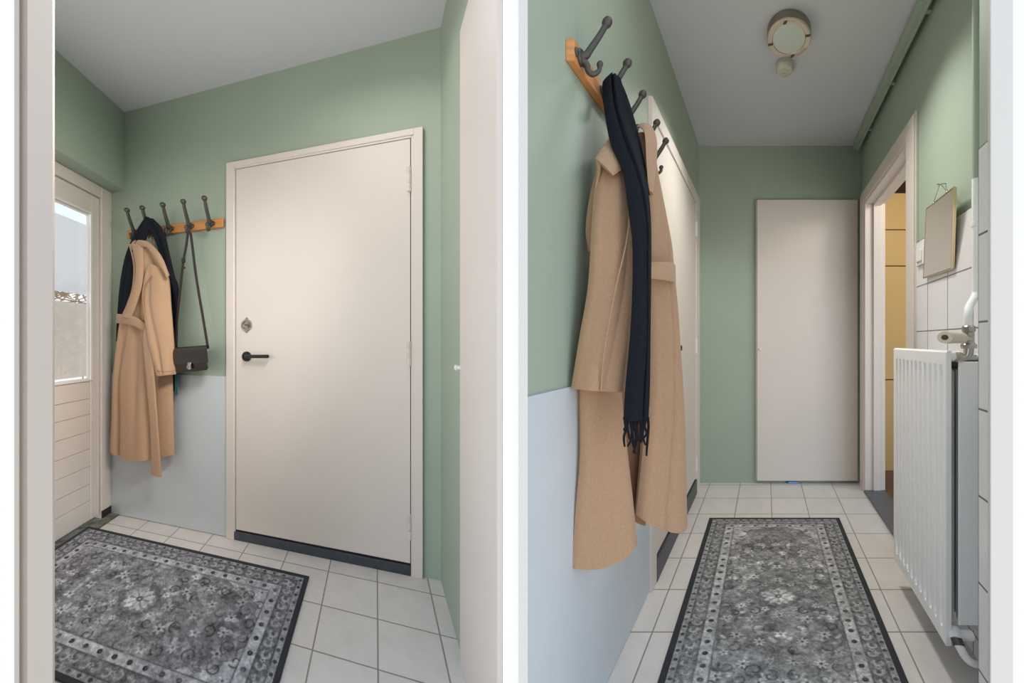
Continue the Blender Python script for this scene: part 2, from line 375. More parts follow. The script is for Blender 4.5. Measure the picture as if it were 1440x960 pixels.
# flush door on the porch wall
ds = thing('door_2', 'cream flush door with black lever handle in the porch', 'door', A.w(0.6, 0.02, 0), kind='structure')
a0, a1 = A.a(318, .02), A.a(594.5, .02); l0, l1 = A.a(332, .012), A.a(577, .012); zt = A.z(594, 177.5, .02); lt = A.z(332, 238.5, .012)
mb = MB()
mb.box(A, a0, l0-0.012, 0, 0.022, 0, zt, 0.002); mb.box(A, l1+0.016, a1, 0, 0.022, 0, zt, 0.002); mb.box(A, l0-0.012, l1+0.016, 0, 0.022, lt+0.012, zt, 0.002)
mb.box(A, l0-0.014, l0-0.003, 0, 0.016, 0, lt+0.014); mb.box(A, l1+0.004, l1+0.018, 0, 0.016, 0, lt+0.014); mb.box(A, l0-0.01, l1+0.014, 0, 0.016, lt+0.003, lt+0.014)
obj('frame', mb, 'cream', ds)
mb = MB(); mb.box(A, l0-0.004, l1+0.005, 0, 0.003, 0.0, lt+0.004); obj('door_gap', mb, 'seam', ds)
zk = A.z(332, 744, .012)
mb = MB(); mb.box(A, l0, l1, 0.002, 0.014, zk, lt, 0.0015); obj('leaf', mb, 'cream', ds)
mb = MB(); mb.box(A, l0-0.012, l1+0.003, 0.0, 0.018, 0.0, zk-0.01, 0.002); obj('threshold', mb, 'navy', ds, 'dark slate threshold board')
n3 = Vector((nA.x, nA.y, 0)); u3 = Vector((uA.x, uA.y, 0))
for py in (252, 497, 741):
    q = A.pt(576, py, .016); mb = MB(); mb.lathe(q+Vector((0, 0, -.055))+n3*.004, (0, 0, 1), [(0, 0), (.009, 0), (.009, .034), (.0075, .036), (.009, .038), (.009, .074), (.0075, .076), (.009, .078), (.009, .11), (0, .11)], 12)
    mb.box(Fr((q.x, q.y), uA, nA), -0.008, 0.004, -0.004, 0.001, q.z-.05, q.z+.05)
    obj('hinge', mb, 'cream', ds)
ue = u3*1.25; ze = Vector((0, 0, 1)); vs = Vector((VL.x, VL.y, 0))
q = A.pt(347, 457, .014); mb = MB()
mb.lathe(q, vs, [(0, 0), (.030, 0), (.031, .004), (.029, .008), (.022, .008), (.020, .004), (.020, .003), (.012, .003), (.012, .010), (0, .010)], 32, ue, ze)
for s_ in (-1, 1): mb.lathe(q+Vector((0, 0, s_*.034)), vs, [(0, 0), (.008, 0), (.007, .005), (0, .006)], 14, ue, ze)
lk = obj('lock_escutcheon', mb, 'chrome', ds, 'round nickel lock rosette')
mb = MB(); mb.box(Fr((q.x, q.y), uA, VL), -.010, .010, .009, .014, q.z-.003, q.z+.003, .001); obj('thumb_turn', mb, 'iron', lk)
q = A.pt(347, 501, .014); mb = MB()
mb.lathe(q, vs, [(0, 0), (.026, 0), (.026, .007), (.024, .009), (0, .009)], 32, ue, ze)
e2 = A.pt(376.5, 501, .05); e1 = A.pt(349, 501, .05)
mb.tube([q+vs*.005, A.pt(347, 501, .045), e1, e2], .0092, 14)
obj('lever_handle', mb, 'black_metal', ds, 'matt black lever handle')

# white door in the porch's right wall
wd = thing('door_3', 'plain white door leaf standing at the right edge of the porch view', 'door', RW.w(-0.75, .01, 0), kind='structure')
e0 = RW.a(647.5, .012); mb = MB(); mb.box(RW, -0.972, e0, 0.0, 0.014, 0.0, RW.z(647, 45, .012), 0.002); obj('leaf', mb, 'cream', wd)
q = RW.pt(646, 517, .014); mb = MB(); mb.lathe(q, Vector((-uA.x, -uA.y, 0)), [(0, -.01), (.007, -.01), (.007, .006), (.010, .008), (.010, .014), (0, .016)], 16); obj('latch_knob', mb, 'plastic', wd)

# ================================================================== STRUCTURE: the corridor (right)
aF = L.a(742.5); aF = (FY+0.006-L.o.y)/uR.y
mb = MB(); mb.box(L, aF, 0.05, -0.012, 0, 0, ZR); struct('wall_left', mb, 'green', 'sage green corridor wall with the coat rack', 'wall')
WR = X(1210, YE)-E.o.x
mb = MB(); mb.box(E, -0.1, WR+0.05, -0.1, 0, 0, ZR); struct('wall_back', mb, 'green', 'sage green end wall of the corridor', 'wall')
o0 = R.a(1218); o1 = R.a(1280); zo = 2.03; TH = 0.13
mb = MB(); mb.box(R, o0, 0.02, -TH, 0, 0, ZR); mb.box(R, o1, o0, -TH, 0, zo, ZR); mb.box(R, -2.66, o1, -TH, 0, 0, ZR)
struct('wall_right', mb, 'green', 'sage green corridor wall with the doorway to the next room', 'wall')
# nearer return of the right wall
bP = 0.709-0.507; aQ = (1.03-R.o.y)/uR.y
mb = MB(); mb.box(R, -2.64, aQ, 0.0, bP-.002, 0, ZR); struct('wall_right', mb, 'green', 'sage green projecting wall strip beside the corridor pipe', 'wall')
corr = [at(L, aF, -.012), at(L, 0.05, -.012), at(R, 0.05, -.05), at(R, (FY+.006-R.o.y)/uR.y, -.05)]
mb = MB(); mb.prism(corr, ZR, ZR+0.08); struct('ceiling', mb, 'ceiling', 'flat white ceiling of the corridor above the round lamp', 'ceiling')
uRi = Matrix(((1, uR.x), (0, uR.y))).inverted()
def uvR(v): q = uRi @ (Vector((v.x, v.y))-E.o); return ((q.x-0.084)/0.2243, (q.y+0.367)/0.3105)
uv_plane('floor', [(X(715, FY), FY-.1), at(L, aF, -.02), at(L, .05, -.02), at(R, .05, 0), at(R, -2.74, 0), (1.9, FY-.1)], 0, 'floor_tile', uvR, 'square pale floor tiles of the corridor under the long rug', 'floor')
zd = L.z(742, 557)
mb = MB(); mb.box(L, aF, L.a(917), 0, 0.006, 0.003, zd); struct('trim_6', mb, 'dado', 'pale grey blue panel low on the corridor wall behind the coat', 'wall panel')
# tiled wainscot
def tiles(name, fr, a0, a1, b0, b1, z1, label, oa, oz):
    mb = MB(); mb.box(fr, a0, a1, b0, b1, 0.0, z1); bm = mb.bm; ly = bm.loops.layers.uv.new('UVMap')
    for fa in bm.faces:
        for lo in fa.loops:
            v = lo.vert.co; a = (v.y-fr.o.y)/uR.y; lo[ly].uv = ((a-oa)/0.2375, (v.z-oz)/0.2055)
    struct(name, mb, 'wall_tile', label, 'wall tiles')
zT = 1.507
tiles('trim_7', R, aQ, R.a(1286), 0, 0.008, zT, 'square white wall tiles behind the radiator', R.a(1307), zT-0.0005)
tiles('trim_8', R, -2.64, aQ, bP-.008, bP+0.001, zT, 'strip of white wall tiles right of the corridor pipe', aQ, zT)

# corridor end door (open leaf against the end wall)
ed = thing('door_4', 'cream flush door at the end of the corridor', 'door', E.w(0.8, .03, 0), kind='structure')
x0, x1 = E.a(1065, .03), E.a(1206.5, .03); mb = MB(); mb.box(E, x0, x1, 0.004, 0.03, E.z(1065, 676, .03), E.z(1065, 280.5, .03), 0.002); obj('leaf', mb, 'cream', ed)
mb = MB(); mb.lathe(E.pt(1068, 491, .03), (0, -1, 0), [(0, 0), (.006, 0), (.006, .008), (.009, .010), (.009, .014), (0, .016)], 14); obj('latch_knob', mb, 'plastic', ed)
mb = MB(); mb.box(E, E.a(1106), E.a(1120), 0.0, 0.025, 0.001, 0.016, 0.002); obj('bottom_wedge', mb, mat('pale_blue_plastic', (120, 160, 214), .5), ed, 'small blue wedge under the leaf')

# door on the corridor's left wall
ld = thing('door_5', 'cream flush door beyond the coat on the corridor wall', 'door', L.w(-0.7, .02, 0), kind='structure')
f0 = L.a(917, .018); f1 = L.a(984, .018)+0.0; ft = L.z(921, 143, .018); i0 = L.a(923, .018); i1 = L.a(979.5, .018)
mb = MB(); mb.box(L, f0, i0, 0, 0.02, 0, ft, .002); mb.box(L, i1, min(f1, -.005), 0, 0.02, 0, ft, .002); mb.box(L, i0, i1, 0, 0.02, ft-0.075, ft, .002)
obj('frame', mb, 'cream', ld)
mb = MB(); mb.box(L, i0, i1, 0, .004, 0, ft-.07); obj('door_gap', mb, 'seam', ld)
mb = MB(); mb.box(L, i0+.006, i1-.004, 0.003, 0.014, .112, ft-0.08, .0015); obj('leaf', mb, 'cream', ld)
mb = MB(); mb.box(L, i0, i1, 0, 0.022, 0, .1, .002); obj('threshold', mb, 'navy', ld, 'dark slate threshold board')
nL = Vector((uR.y, -uR.x, 0)); u3R = Vector((uR.x, uR.y, 0))
for py in (322, 487, 652):
    q = L.pt(979, py, .018); mb = MB(); mb.lathe(q+Vector((0, 0, -.05)), (0, 0, 1), [(0, 0), (.008, 0), (.008, .1), (0, .1)], 12); obj('hinge', mb, 'plastic', ld)
q = L.pt(950, 489, .014); mb = MB(); mb.lathe(q, nL, [(0, 0), (.02, 0), (.02, .008), (.008, .010), (.008, .02), (.014, .024), (.014, .032), (0, .034)], 20); obj('door_knob', mb, 'black_metal', ld, 'small black door knob')

# doorway in the right wall: moulded frame
rd = thing('door_6', 'cream moulded door frame opening to the ochre lit room', 'door frame', R.w(-.6, .02, 0), kind='structure')
c0 = R.a(1285.5, .02); c1 = R.a(1209, .02); ct = R.z(1285, 155, .02)
mb = MB()
for k, (b1, ins) in enumerate(((0.012, 0.0), (0.022, 0.018), (0.014, 0.05))):
    mb.box(R, c0+ins*.3, o1+.0006*k, 0, b1 if k < 2 else .016, 0, ct-ins, .001)
    mb.box(R, o0-.0006*k, min(c1, -.005)-ins, 0, b1, 0, ct-ins, .001)
    mb.box(R, o1+.001*k, o0-.001*k, 0.0005, b1-.0006, zo-.002, ct-ins-.0008, .001)
obj('casing', mb, 'cream', rd)
mb = MB()
mb.box(R, o0-.018, o0+.001, -TH, .012, 0, zo, .002); mb.box(R, o1-.001, o1+.012, -TH, .012, 0, zo, .002); mb.box(R, o1+.012, o0-.018, -TH, .012, zo-.018, zo+.001, .002)
mb.box(R, o0-.034, o0-.016, -TH*.75, -TH*.35, 0, zo-.01, .002); mb.box(R, o1+.012, o0-.018, -TH*.75, -TH*.35, zo-.034, zo-.016, .002)
obj('lining', mb, 'cream', rd)
mb = MB(); mb.box(R, o1+.012, o0-.018, -TH, .02, 0.0, .014, .003); obj('threshold', mb, 'slate', rd, 'dark slate threshold slab')

# the room beyond
YC = 3.53
nx0, nx1 = X(1222, YC), X(1345, YC)
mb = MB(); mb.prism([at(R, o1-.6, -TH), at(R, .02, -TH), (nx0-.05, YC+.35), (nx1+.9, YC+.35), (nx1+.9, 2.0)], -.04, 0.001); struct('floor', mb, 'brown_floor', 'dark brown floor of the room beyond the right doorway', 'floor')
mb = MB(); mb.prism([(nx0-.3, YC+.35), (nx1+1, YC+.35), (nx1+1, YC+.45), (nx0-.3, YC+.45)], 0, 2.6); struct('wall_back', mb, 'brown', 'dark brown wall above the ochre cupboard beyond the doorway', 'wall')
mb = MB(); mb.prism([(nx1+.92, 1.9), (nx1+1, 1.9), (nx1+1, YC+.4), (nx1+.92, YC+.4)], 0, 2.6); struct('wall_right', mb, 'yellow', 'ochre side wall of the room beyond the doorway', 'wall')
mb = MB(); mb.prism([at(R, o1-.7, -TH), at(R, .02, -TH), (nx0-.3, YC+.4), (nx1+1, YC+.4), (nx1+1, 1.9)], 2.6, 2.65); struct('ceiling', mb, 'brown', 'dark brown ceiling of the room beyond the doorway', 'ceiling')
cb = thing('cupboard', 'tall ochre yellow cupboard seen through the right doorway', 'cupboard', ((nx0+nx1)/2, YC+.15, 0))
cz = [Z for Z in (H-(y-480)/F*YC for y in (662, 534, 374, 323, 271))]
CF = Fr((0, YC), (1, 0), (0, -1))
mb = MB(); mb.box(CF, nx0, nx1, -.33, -.02, 0.0, cz[4]); obj('carcass', mb, 'seam', cb)
for i in range(4):
    mb = MB(); mb.box(CF, nx0+.003, nx1-.003, -.02, 0, cz[i]+.003+(.002 if i else 0), cz[i+1]-.003, .002); dr = obj('cupboard_door', mb, 'yellow', cb)

# ================================================================== RUGS
def rug_pattern(nx, ny, wid, ln, seed):
    """grey oriental rug: black edge, dotted guard, scroll border, light dotted band, field with rosette, flowers and curls"""
    rng = np.random.RandomState(seed)
    u = (np.arange(nx)/(nx-1))*1.0; v = (np.arange(ny)/(ny-1))*ln/wid; U, V = np.meshgrid(u, v, indexing='ij'); LV = ln/wid
    d = np.minimum(np.minimum(U, 1-U), np.minimum(V, LV-V))
    def noise(n, amp):
        a = rng.rand(max(3, int(n)), max(3, int(n*LV))); xi = U*(a.shape[0]-1.001); yi = V/LV*(a.shape[1]-1.001)
        x0 = xi.astype(int); y0 = yi.astype(int); fx = xi-x0; fy = yi-y0; fx = fx*fx*(3-2*fx); fy = fy*fy*(3-2*fy)
        return amp*((a[x0, y0]*(1-fx)+a[x0+1, y0]*fx)*(1-fy)+(a[x0, y0+1]*(1-fx)+a[x0+1, y0+1]*fx)*fy-.5)
    g = np.full(U.shape, 100.0)
    def blend(mask, val): g[:] = g*(1-mask)+val*mask
    def soft(x, w=.004): return np.clip(.5-x/w, 0, 1)
    # scalloped field and lighter spandrels
    cu, cv = .5, LV/2; pu = np.abs(U-cu); pv = np.abs(V-cv)
    ang = np.arctan2(pv/(LV/2), pu/.5)
    hf = .31; hl = LV/2-.19
    corner = np.clip((pu/hf)**2.6+(pv/hl)**4.0, 0, 9); sc = corner+.07*np.sin(ang*26)
    blend(soft(1-sc, .05), 140)
    blend(soft(np.abs(sc-1)-.018, .02)*.75, 48)
    g += noise(14, 34)+noise(45, 38)+noise(110, 34)
    # mirrored coordinates for motifs
    q = []
    def flower(a, b, r, light=182, dark=46, n=6, ph=0):
        rr = np.hypot(pu-a, pv-b); th = np.arctan2(pv-b, pu-a); pet = r*(.72+.28*np.cos(n*th+ph))
        blend(soft(rr-pet, .008)*.8, light); blend(soft(np.abs(rr-pet)-.002, .004)*.35, 60); blend(soft(rr-r*.22, .005)*.95, dark)
    def curl(a, b, r, turn=1.0, ph=0, sgn=1, wd=.0036, val=38):
        rr = np.hypot(pu-a, pv-b); th = (sgn*np.arctan2(pv-b, pu-a)+ph) % (2*np.pi)
        for k in (0, 1):
            t = (th+2*np.pi*k)/(2*np.pi)
            if k > turn: break
            blend(soft(np.abs(rr-r*(.25+.55*t))-wd, .004)*(t < turn+.3)*.8, val)
    def leaf(a, b, r, an, val=168, asp=.42):
        du = (pu-a)*math.cos(an)+(pv-b)*math.sin(an); dv = -(pu-a)*math.sin(an)+(pv-b)*math.cos(an)
        e = np.hypot(du/r, dv/(r*asp)); blend(soft(e-1, .35)*.75, val); blend(soft(np.abs(e-1)-.06, .12)*.4, 60)
    for _ in range(26):
        a = rng.uniform(.03, .29); b = rng.uniform(.13, LV/2-.24); leaf(a, b, rng.uniform(.014, .032), rng.uniform(0, 3.1), rng.uniform(130, 172))
    for _ in range(34):
        a = rng.uniform(.0, .30); b = rng.uniform(.12, LV/2-.22); leaf(a, b, rng.uniform(.012, .026), rng.uniform(0, 3.1), rng.uniform(52, 74), .4)
    for a, b, r in ((.0, .19, .036), (.075, .13, .026), (.14, .23, .038), (.20, .10, .030), (.0, .36, .036), (.10, .42, .034), (.21, .36, .036), (.05, .56, .034), (.17, .58, .036), (.26, .50, .026), (.28, .66, .032), (.10, .70, .030), (.27, .22, .03), (.16, .05, .022), (.20, .75, .030), (0.0, .70, .034)):
        if b < LV/2-.2: flower(a, b, r, rng.uniform(158, 186), n=5+int(rng.rand()*3), ph=rng.rand()*6)
    for a, b, r, s_ in ((.10, .31, .05, 1), (.25, .30, .045, -1), (.06, .48, .05, -1), (.22, .46, .05, 1), (.13, .15, .045, 1), (.29, .10, .04, -1), (.12, .62, .055, 1), (.24, .60, .05, -1), (.05, .66, .045, 1), (.30, .72, .05, 1), (.18, .68, .04, -1), (.23, .17, .035, 1)):
        if b < LV/2-.19: curl(a, b, r, .8, rng.rand()*6, s_)
    # medallion
    rr = np.hypot(pu, pv); th = np.arctan2(pv, pu)
    m_ = .125+.016*np.cos(8*th); blend(soft(np.abs(rr-m_)-.004, .006)*.6, 52)
    m_ = .112; blend(soft(np.abs(rr-m_)-.012, .012)*.45, 62)
    m_ = .082+.010*np.cos(12*th); blend(soft(rr-m_, .006)*.85, 166)
    pet = np.abs(np.sin(4*th+.2)); blend(((rr > .022) & (rr < .066) & (pet < .42))*.75, 84); blend(soft(rr-.020, .006), 64); blend(soft(rr-.008, .005), 150)
    blend(soft(np.abs(rr-m_)-.0025, .005)*.5, 60)
    # borders
    s = np.where((np.minimum(U, 1-U) <= np.minimum(V, LV-V)), V, U+.31)
    nz = noise(60, 46)+noise(160, 40)
    def band(a, b, val): 
        k = (d >= a) & (d < b); g[k] = val+nz[k]; return k
    k = band(.125, .19, 150)
    def dots(dd, per, r, val=34):
        t = (s % per)-per/2; rr = np.hypot(t, d-dd); 
        k = d < .195
        blend(soft(rr-r*1.35, .006)*.35*k, 170); blend(soft(rr-r, .004)*k, val); blend(soft(rr-r*.35, .004)*.6*k, 120)
    dots(.157, .088, .0135)
    band(.048, .125, 86)
    t = s % .125-.0625
    k = (d >= .048) & (d < .125)
    for off, dd, r, sg in ((-.031, .078, .024, 1), (.031, .094, .024, -1)):
        rr = np.hypot(t-off, d-dd); th = np.arctan2((d-dd)*sg, t-off); blend(soft(np.abs(rr-r*(.75+.08*th))-.0055, .006)*(np.abs(th) < 2.4)*k*.8, 158)
    for off, dd, r in ((.031, .070, .011), (-.031, .103, .011), (0, .088, .016)):
        rr = np.hypot(t-off, d-dd); th = np.arctan2(d-dd, t-off); pt_ = r*(.7+.3*np.cos(5*th)); blend(soft(rr-pt_, .006)*k*.85, 178); blend(soft(rr-r*.3, .004)*k, 50)
    for dd in (.048, .125, .19): blend(soft(np.abs(d-dd)-.0028, .004)*.85, 48)
    band(.016, .046, 124); dots(.031, .064, .0102)
    er = np.clip(.8+noise(22, 1.0)+noise(70, .9), .3, 1.0); base = 112+noise(18, 30)+noise(50, 40)+noise(120, 40)
    edge_ = d < .016; pat = np.clip(noise(16, 1.0)+noise(40, .8)+noise(90, .5)-.12, 0, 1)*(d > .19); g = g+pat*75
    g = (g+np.roll(g, 1, 0)+np.roll(g, 1, 1)+np.roll(g, -1, 0)+np.roll(g, -1, 1))/5
    g2 = base+(g-base)*er+4
    g2 = np.where(edge_, 34, g2); g2 += rng.normal(0, 8, g.shape)
    return np.clip(g2*1.18-2, 18, 232)
def rug_mat():
    m = bpy.data.materials.new('woven_grey_rug'); m.use_nodes = True; n = m.node_tree.nodes; l = m.node_tree.links; p = n['Principled BSDF']
    at_ = n.new('ShaderNodeAttribute'); at_.attribute_name = 'weave'; p.inputs['Roughness'].default_value = 0.97; p.inputs['Specular IOR Level'].default_value = 0.05
    t = n.new('ShaderNodeTexCoord'); nz = n.new('ShaderNodeTexNoise'); nz.inputs['Scale'].default_value = 320; nz.inputs['Detail'].default_value = 3; l.new(t.outputs['Object'], nz.inputs['Vector'])
    mr = n.new('ShaderNodeMapRange'); mr.inputs['To Min'].default_value = .72; mr.inputs['To Max'].default_value = 1.28; l.new(nz.outputs['Fac'], mr.inputs['Value'])
    mx = n.new('ShaderNodeMix'); mx.data_type = 'RGBA'; mx.blend_type = 'MULTIPLY'; mx.inputs[0].default_value = 1
    cc = n.new('ShaderNodeCombineColor'); [l.new(mr.outputs[0], cc.inputs[i]) for i in range(3)]
    l.new(at_.outputs['Color'], mx.inputs[6]); l.new(cc.outputs[0], mx.inputs[7]); l.new(mx.outputs[2], p.inputs['Base Color'])
    b = n.new('ShaderNodeBump'); b.inputs['Strength'].default_value = .5; b.inputs['Distance'].default_value = .003; l.new(nz.outputs['Fac'], b.inputs['Height']); l.new(b.outputs[0], p.inputs['Normal'])
    return m
RM = rug_mat()
def rug(p0, e1, e2, label, seed, tint):
    p0, e1, e2 = Vector(p0), Vector(e1), Vector(e2); wid = e1.length; ln = e2.length; nx, ny = 300, int(300*ln/wid)
    rt = thing('rug', label, 'rug', ((p0+e1/2+e2/2).x, (p0+e1/2+e2/2).y, 0))
    g = rug_pattern(nx, ny, wid, ln, seed); c0 = rt.location
    uu = np.linspace(0, 1, nx)[:, None]; vv = np.linspace(0, 1, ny)[None, :]
    xs = p0.x+e1.x*uu+e2.x*vv-c0.x; ys = p0.y+e1.y*uu+e2.y*vv-c0.y
    co = np.stack([xs, ys, np.full_like(xs, .009)], -1).reshape(-1, 3)
    i = np.arange(nx*ny).reshape(nx, ny); q = np.stack([i[:-1, :-1], i[1:, :-1], i[1:, 1:], i[:-1, 1:]], -1).reshape(-1, 4)
    me = bpy.data.meshes.new('pile'); me.from_pydata(co.tolist(), [], q.tolist())
    s = g/255.; L_ = np.where(s <= .04045, s/12.92, ((s+.055)/1.055)**2.4).reshape(-1)
    ca = me.color_attributes.new('weave', 'FLOAT_COLOR', 'POINT')
    col = np.ones((nx*ny, 4), np.float32); 
    for k in range(3): col[:, k] = L_*tint[k]
    ca.data.foreach_set('color', col.reshape(-1)); me.materials.append(RM); me.update()
    o = bpy.data.objects.new('pile', me); C.objects.link(o); o.parent = rt
    # bound edge and backing
    mb = MB(); k = .012
    def q3(u, v, z): p = p0+e1*u+e2*v; return Vector((p.x, p.y, z))
    ku = k/wid; kv = k/ln
    for (a0, a1, b0, b1) in ((-ku, ku, -kv, 1+kv), (1-ku, 1+ku, -kv, 1+kv), (ku, 1-ku, -kv, kv), (ku, 1-ku, 1-kv, 1+kv)):
        mb.hexa([q3(a0, b0, .001), q3(a1, b0, .001), q3(a1, b1, .001), q3(a0, b1, .001), q3(a0, b0, .0105), q3(a1, b0, .0105), q3(a1, b1, .0105), q3(a0, b1, .0105)], .002)
    mb.hexa([q3(0, 0, .001), q3(1, 0, .001), q3(1, 1, .001), q3(0, 1, .001), q3(0, 0, .008), q3(1, 0, .008), q3(1, 1, .008), q3(0, 1, .008)])
    obj('binding', mb, 'binding', rt, 'black bound edge')
p = A.w(-.948, .232, 0); rug((p.x, p.y), VL*.875, uA*1.55, 'grey oriental rug on the porch floor before the front door', 3, (.98, .99, 1.06))
p = L.w(0, 0, 0)+Vector((.1745, 0, 0))-Vector((uR.x, uR.y, 0))*.781; rug((p.x, p.y), (.744, 0), -uR*1.8, 'long grey oriental rug on the corridor floor beside the radiator', 3, (1.0, 1.0, 1.0))

# ================================================================== COAT RACKS
def rack(fr, nrm, a0, a1, z0, z1, hooks, label, tip=(.078, .118)):
    zc = (z0+z1)/2; un = Vector((fr.u.x, fr.u.y, 0)); nn = Vector((nrm.x, nrm.y, 0))
    ob = Vector((fr.n.x, fr.n.y, 0))
    rk = thing('coat_rack', label, 'coat rack', fr.w((a0+a1)/2, 0, z0))
    mb = MB(); mb.box(fr, a0, a1, 0.0, .022, z0, z1, .002); obj('board', mb, 'wood', rk, 'orange pine board')
    for a in hooks:
        b = fr.w(a, .022, zc); mb = MB()
        # lobed wall plate, two screws
        mb.lathe(b-nn*.002, nn, [(0, 0), (.021, 0), (.021, .006), (.017, .010), (0, .010)], 20)
        for s_ in (-1, 1):
            mb.lathe(b+un*s_*.024-nn*.002, nn, [(0, 0), (.012, 0), (.012, .004), (.006, .008), (0, .009)], 12)
        hz = lambda o_, z: b+ob*o_+Vector((0, 0, z))
        tp, tz = tip
        mb.tube([hz(0, .0), hz(.016, .006), hz(.026, .020), hz(tp*.75, tz*.66), hz(tp, tz)], [.011, .0105, .0095, .0085, .008], 10, 5)
        mb.tube([hz(.0, -.004), hz(.016, -.016), hz(.022, -.034), hz(.034, -.042), hz(.048, -.034), hz(.051, -.020)], [.009, .008, .0075, .007, .006, .006], 10, 5)
        hk = obj('hook', mb, 'iron', rk)
        mb = MB(); mb.ball(hz(tp+.003, tz+.006), .0135); obj('knob', mb, 'iron', hk); mb = MB(); mb.ball(hz(.051, -.017), .0085); obj('knob', mb, 'iron', hk)
    return rk
az0, az1 = A.a(178.5, .022), A.a(313.5, .022); hb = 1.662; ht = 1.712
hookpx = [(190, 'a'), (211, 'b'), (239, 'c'), (267, 'd'), (296, 'e')]
rack(A, nA, az0, az1, hb, ht, [A.a(p_, .022) for p_, _ in hookpx], 'orange pine coat rack with dark iron hooks beside the front door', (.085, .105))
r0 = L.a(795, .0)
yh = [1.10, 1.262, 1.42, 1.605, 1.75]
rack(L, Vector((uR.y, -uR.x)), r0, (1.86-L.o.y)/uR.y, 1.742, 1.797, [(y-L.o.y)/uR.y for y in yh], 'orange pine coat rack nearest the viewer on the corridor wall', (.066, .083))

# ================================================================== LEFT COAT, SCARF, BAG
def pa(px, py, b): return A.pt(px, py, b)
def edge(l): return [pa(*p_) for p_ in l]
ct = thing('coat', 'camel belted coat hanging beside the front door under a black scarf', 'coat', pa(205, 640, .05))
def gs(s_, c, w_): return math.exp(-((s_-c)/w_)**2)
mb = MB()
drape(mb, edge([(187, 346, .07), (193, 374, .08), (190, 405, .08), (181, 430, .08), (172, 450, .075), (167, 480, .07), (161, 530, .07), (158.5, 590, .07), (156, 633, .07)]),
      edge([(222, 350, .07), (231, 375, .07), (236, 410, .06), (238, 440, .06), (240, 465, .06), (242, 495, .06), (243, 540, .06), (244, 590, .06), (245, 639, .06)]),
      .06, .045, 48, 6, lambda s, t: -.030*gs(s, .30-.08*t, .07)*min(1, max(0, .75-t)*3)-.034*gs(s, .50+.06*t, .06)*min(1, max(0, t-.25)*4)*(1.1-t)-.03*gs(s, .12+.1*t, .05)*max(0, t-.35)*1.6-.028*gs(s, .80, .06)*min(1, max(0, t-.4)*3)+.012*math.sin(7*s+3*t)*max(0, t-.3), lambda s: .035*math.sin(math.pi*s))
obj('body', mb, 'coat', ct)
mb = MB()
drape(mb, edge([(211, 372, .12), (204, 395, .14), (200, 420, .15), (206, 460, .155), (214, 500, .155), (221, 528, .155)]),
      edge([(234, 380, .10), (238, 400, .11), (240, 425, .11), (243, 465, .12), (245, 500, .12), (247, 526, .12)]), .035, .035, 24, 8, lambda s, t: -.010*gs(s, .3+.25*t, .1)*(t < .98)*min(1, t*5)+.004*math.sin(11*t+5*s))
obj('sleeve', mb, 'coat', ct)
mb = MB(); mb.tube(edge([(213, 388, .165), (205, 400, .175), (201, 415, .18), (203, 440, .185), (207, 462, .19)]), .0035, 6, 5); obj('seam', mb, 'coat_lining', ct); mb = MB(); mb.tube(edge([(221, 521, .18), (230, 522.5, .19), (240, 522, .175), (246, 520, .14)]), .002, 6, 5)
obj('seam', mb, 'coat_lining', ct)
mb = MB()
drape(mb, edge([(183, 344, .10), (190, 338, .12), (205, 339, .13), (215, 345, .14), (226, 358, .145), (233, 372, .14), (237.5, 388, .13)]),
      edge([(187, 352, .11), (194, 347, .13), (205, 347, .15), (212, 353, .16), (220, 364, .165), (228, 378, .16), (235, 390, .15)]), .012, .010, 10, 8)
obj('collar', mb, 'coat', ct)
mb = MB()   # lapel turning down the front edge
drape(mb, edge([(186, 347, .125), (192, 372, .14), (190.5, 400, .145), (181, 428, .14), (173, 446, .13)]), edge([(201, 348, .14), (202, 372, .15), (200, 400, .155), (192, 428, .155), (184, 448, .15)]), .014, .012, 12, 6)
obj('lapel', mb, 'coat', ct)
mb = MB()
drape(mb, edge([(163.5, 441, .10), (181, 443, .15), (195, 448, .16), (207, 457, .15)]), edge([(163, 454, .10), (181, 456.5, .15), (193, 461, .16), (204, 468, .15)]), .008, .008, 8, 6, pw=6)
mb2 = MB()
drape(mb2, edge([(203, 463, .17), (201, 480, .17), (206, 540, .165), (211, 600, .155), (213, 667, .14)]), edge([(211, 458, .17), (214, 482, .17), (219.5, 560, .16), (224, 620, .15), (227.5, 671, .14)]), .007, .006, 8, 6, pw=6)
obj('belt', mb, 'coat', ct); obj('belt_tail', mb2, 'coat', ct)
mb = MB(); mb.tube([pa(206, 342, .1), pa(208, 333, .085), pa(211.5, 330, .08), pa(214, 334, .085), pa(216, 344, .1)], .003, 8, 5); obj('hanging_loop', mb, 'coat_lining', ct)

sc = thing('scarf', 'black scarf draped over the rack above the porch coat', 'scarf', pa(210, 545, .05))
mb = MB()
drape(mb, edge([(208, 306, .115), (191, 332, .10), (179, 358, .09), (171, 395, .08), (166.5, 440, .07), (165, 480, .055)]),
      edge([(215, 309, .115), (206, 334, .12), (198, 356, .10), (192, 395, .09), (186, 440, .08), (172, 482, .06)]), .014, .012, 14, 6, lambda s, t: .008*math.sin(11*s+2*t))
obj('front_tail', mb, 'scarf', sc)
mb = MB()
drape(mb, edge([(207, 308, .115), (211, 324, .10), (222, 348, .08), (229, 390, .06), (237, 440, .05), (239, 500, .04), (239, 532, .035)]),
      edge([(215, 307, .115), (230, 324, .10), (239, 358, .08), (246, 388, .07), (251.5, 408, .06), (250, 470, .05), (249, 530, .04)]), .012, .01, 14, 6, lambda s, t: .006*math.sin(9*s+2*t))
obj('rear_tail', mb, 'scarf', sc)
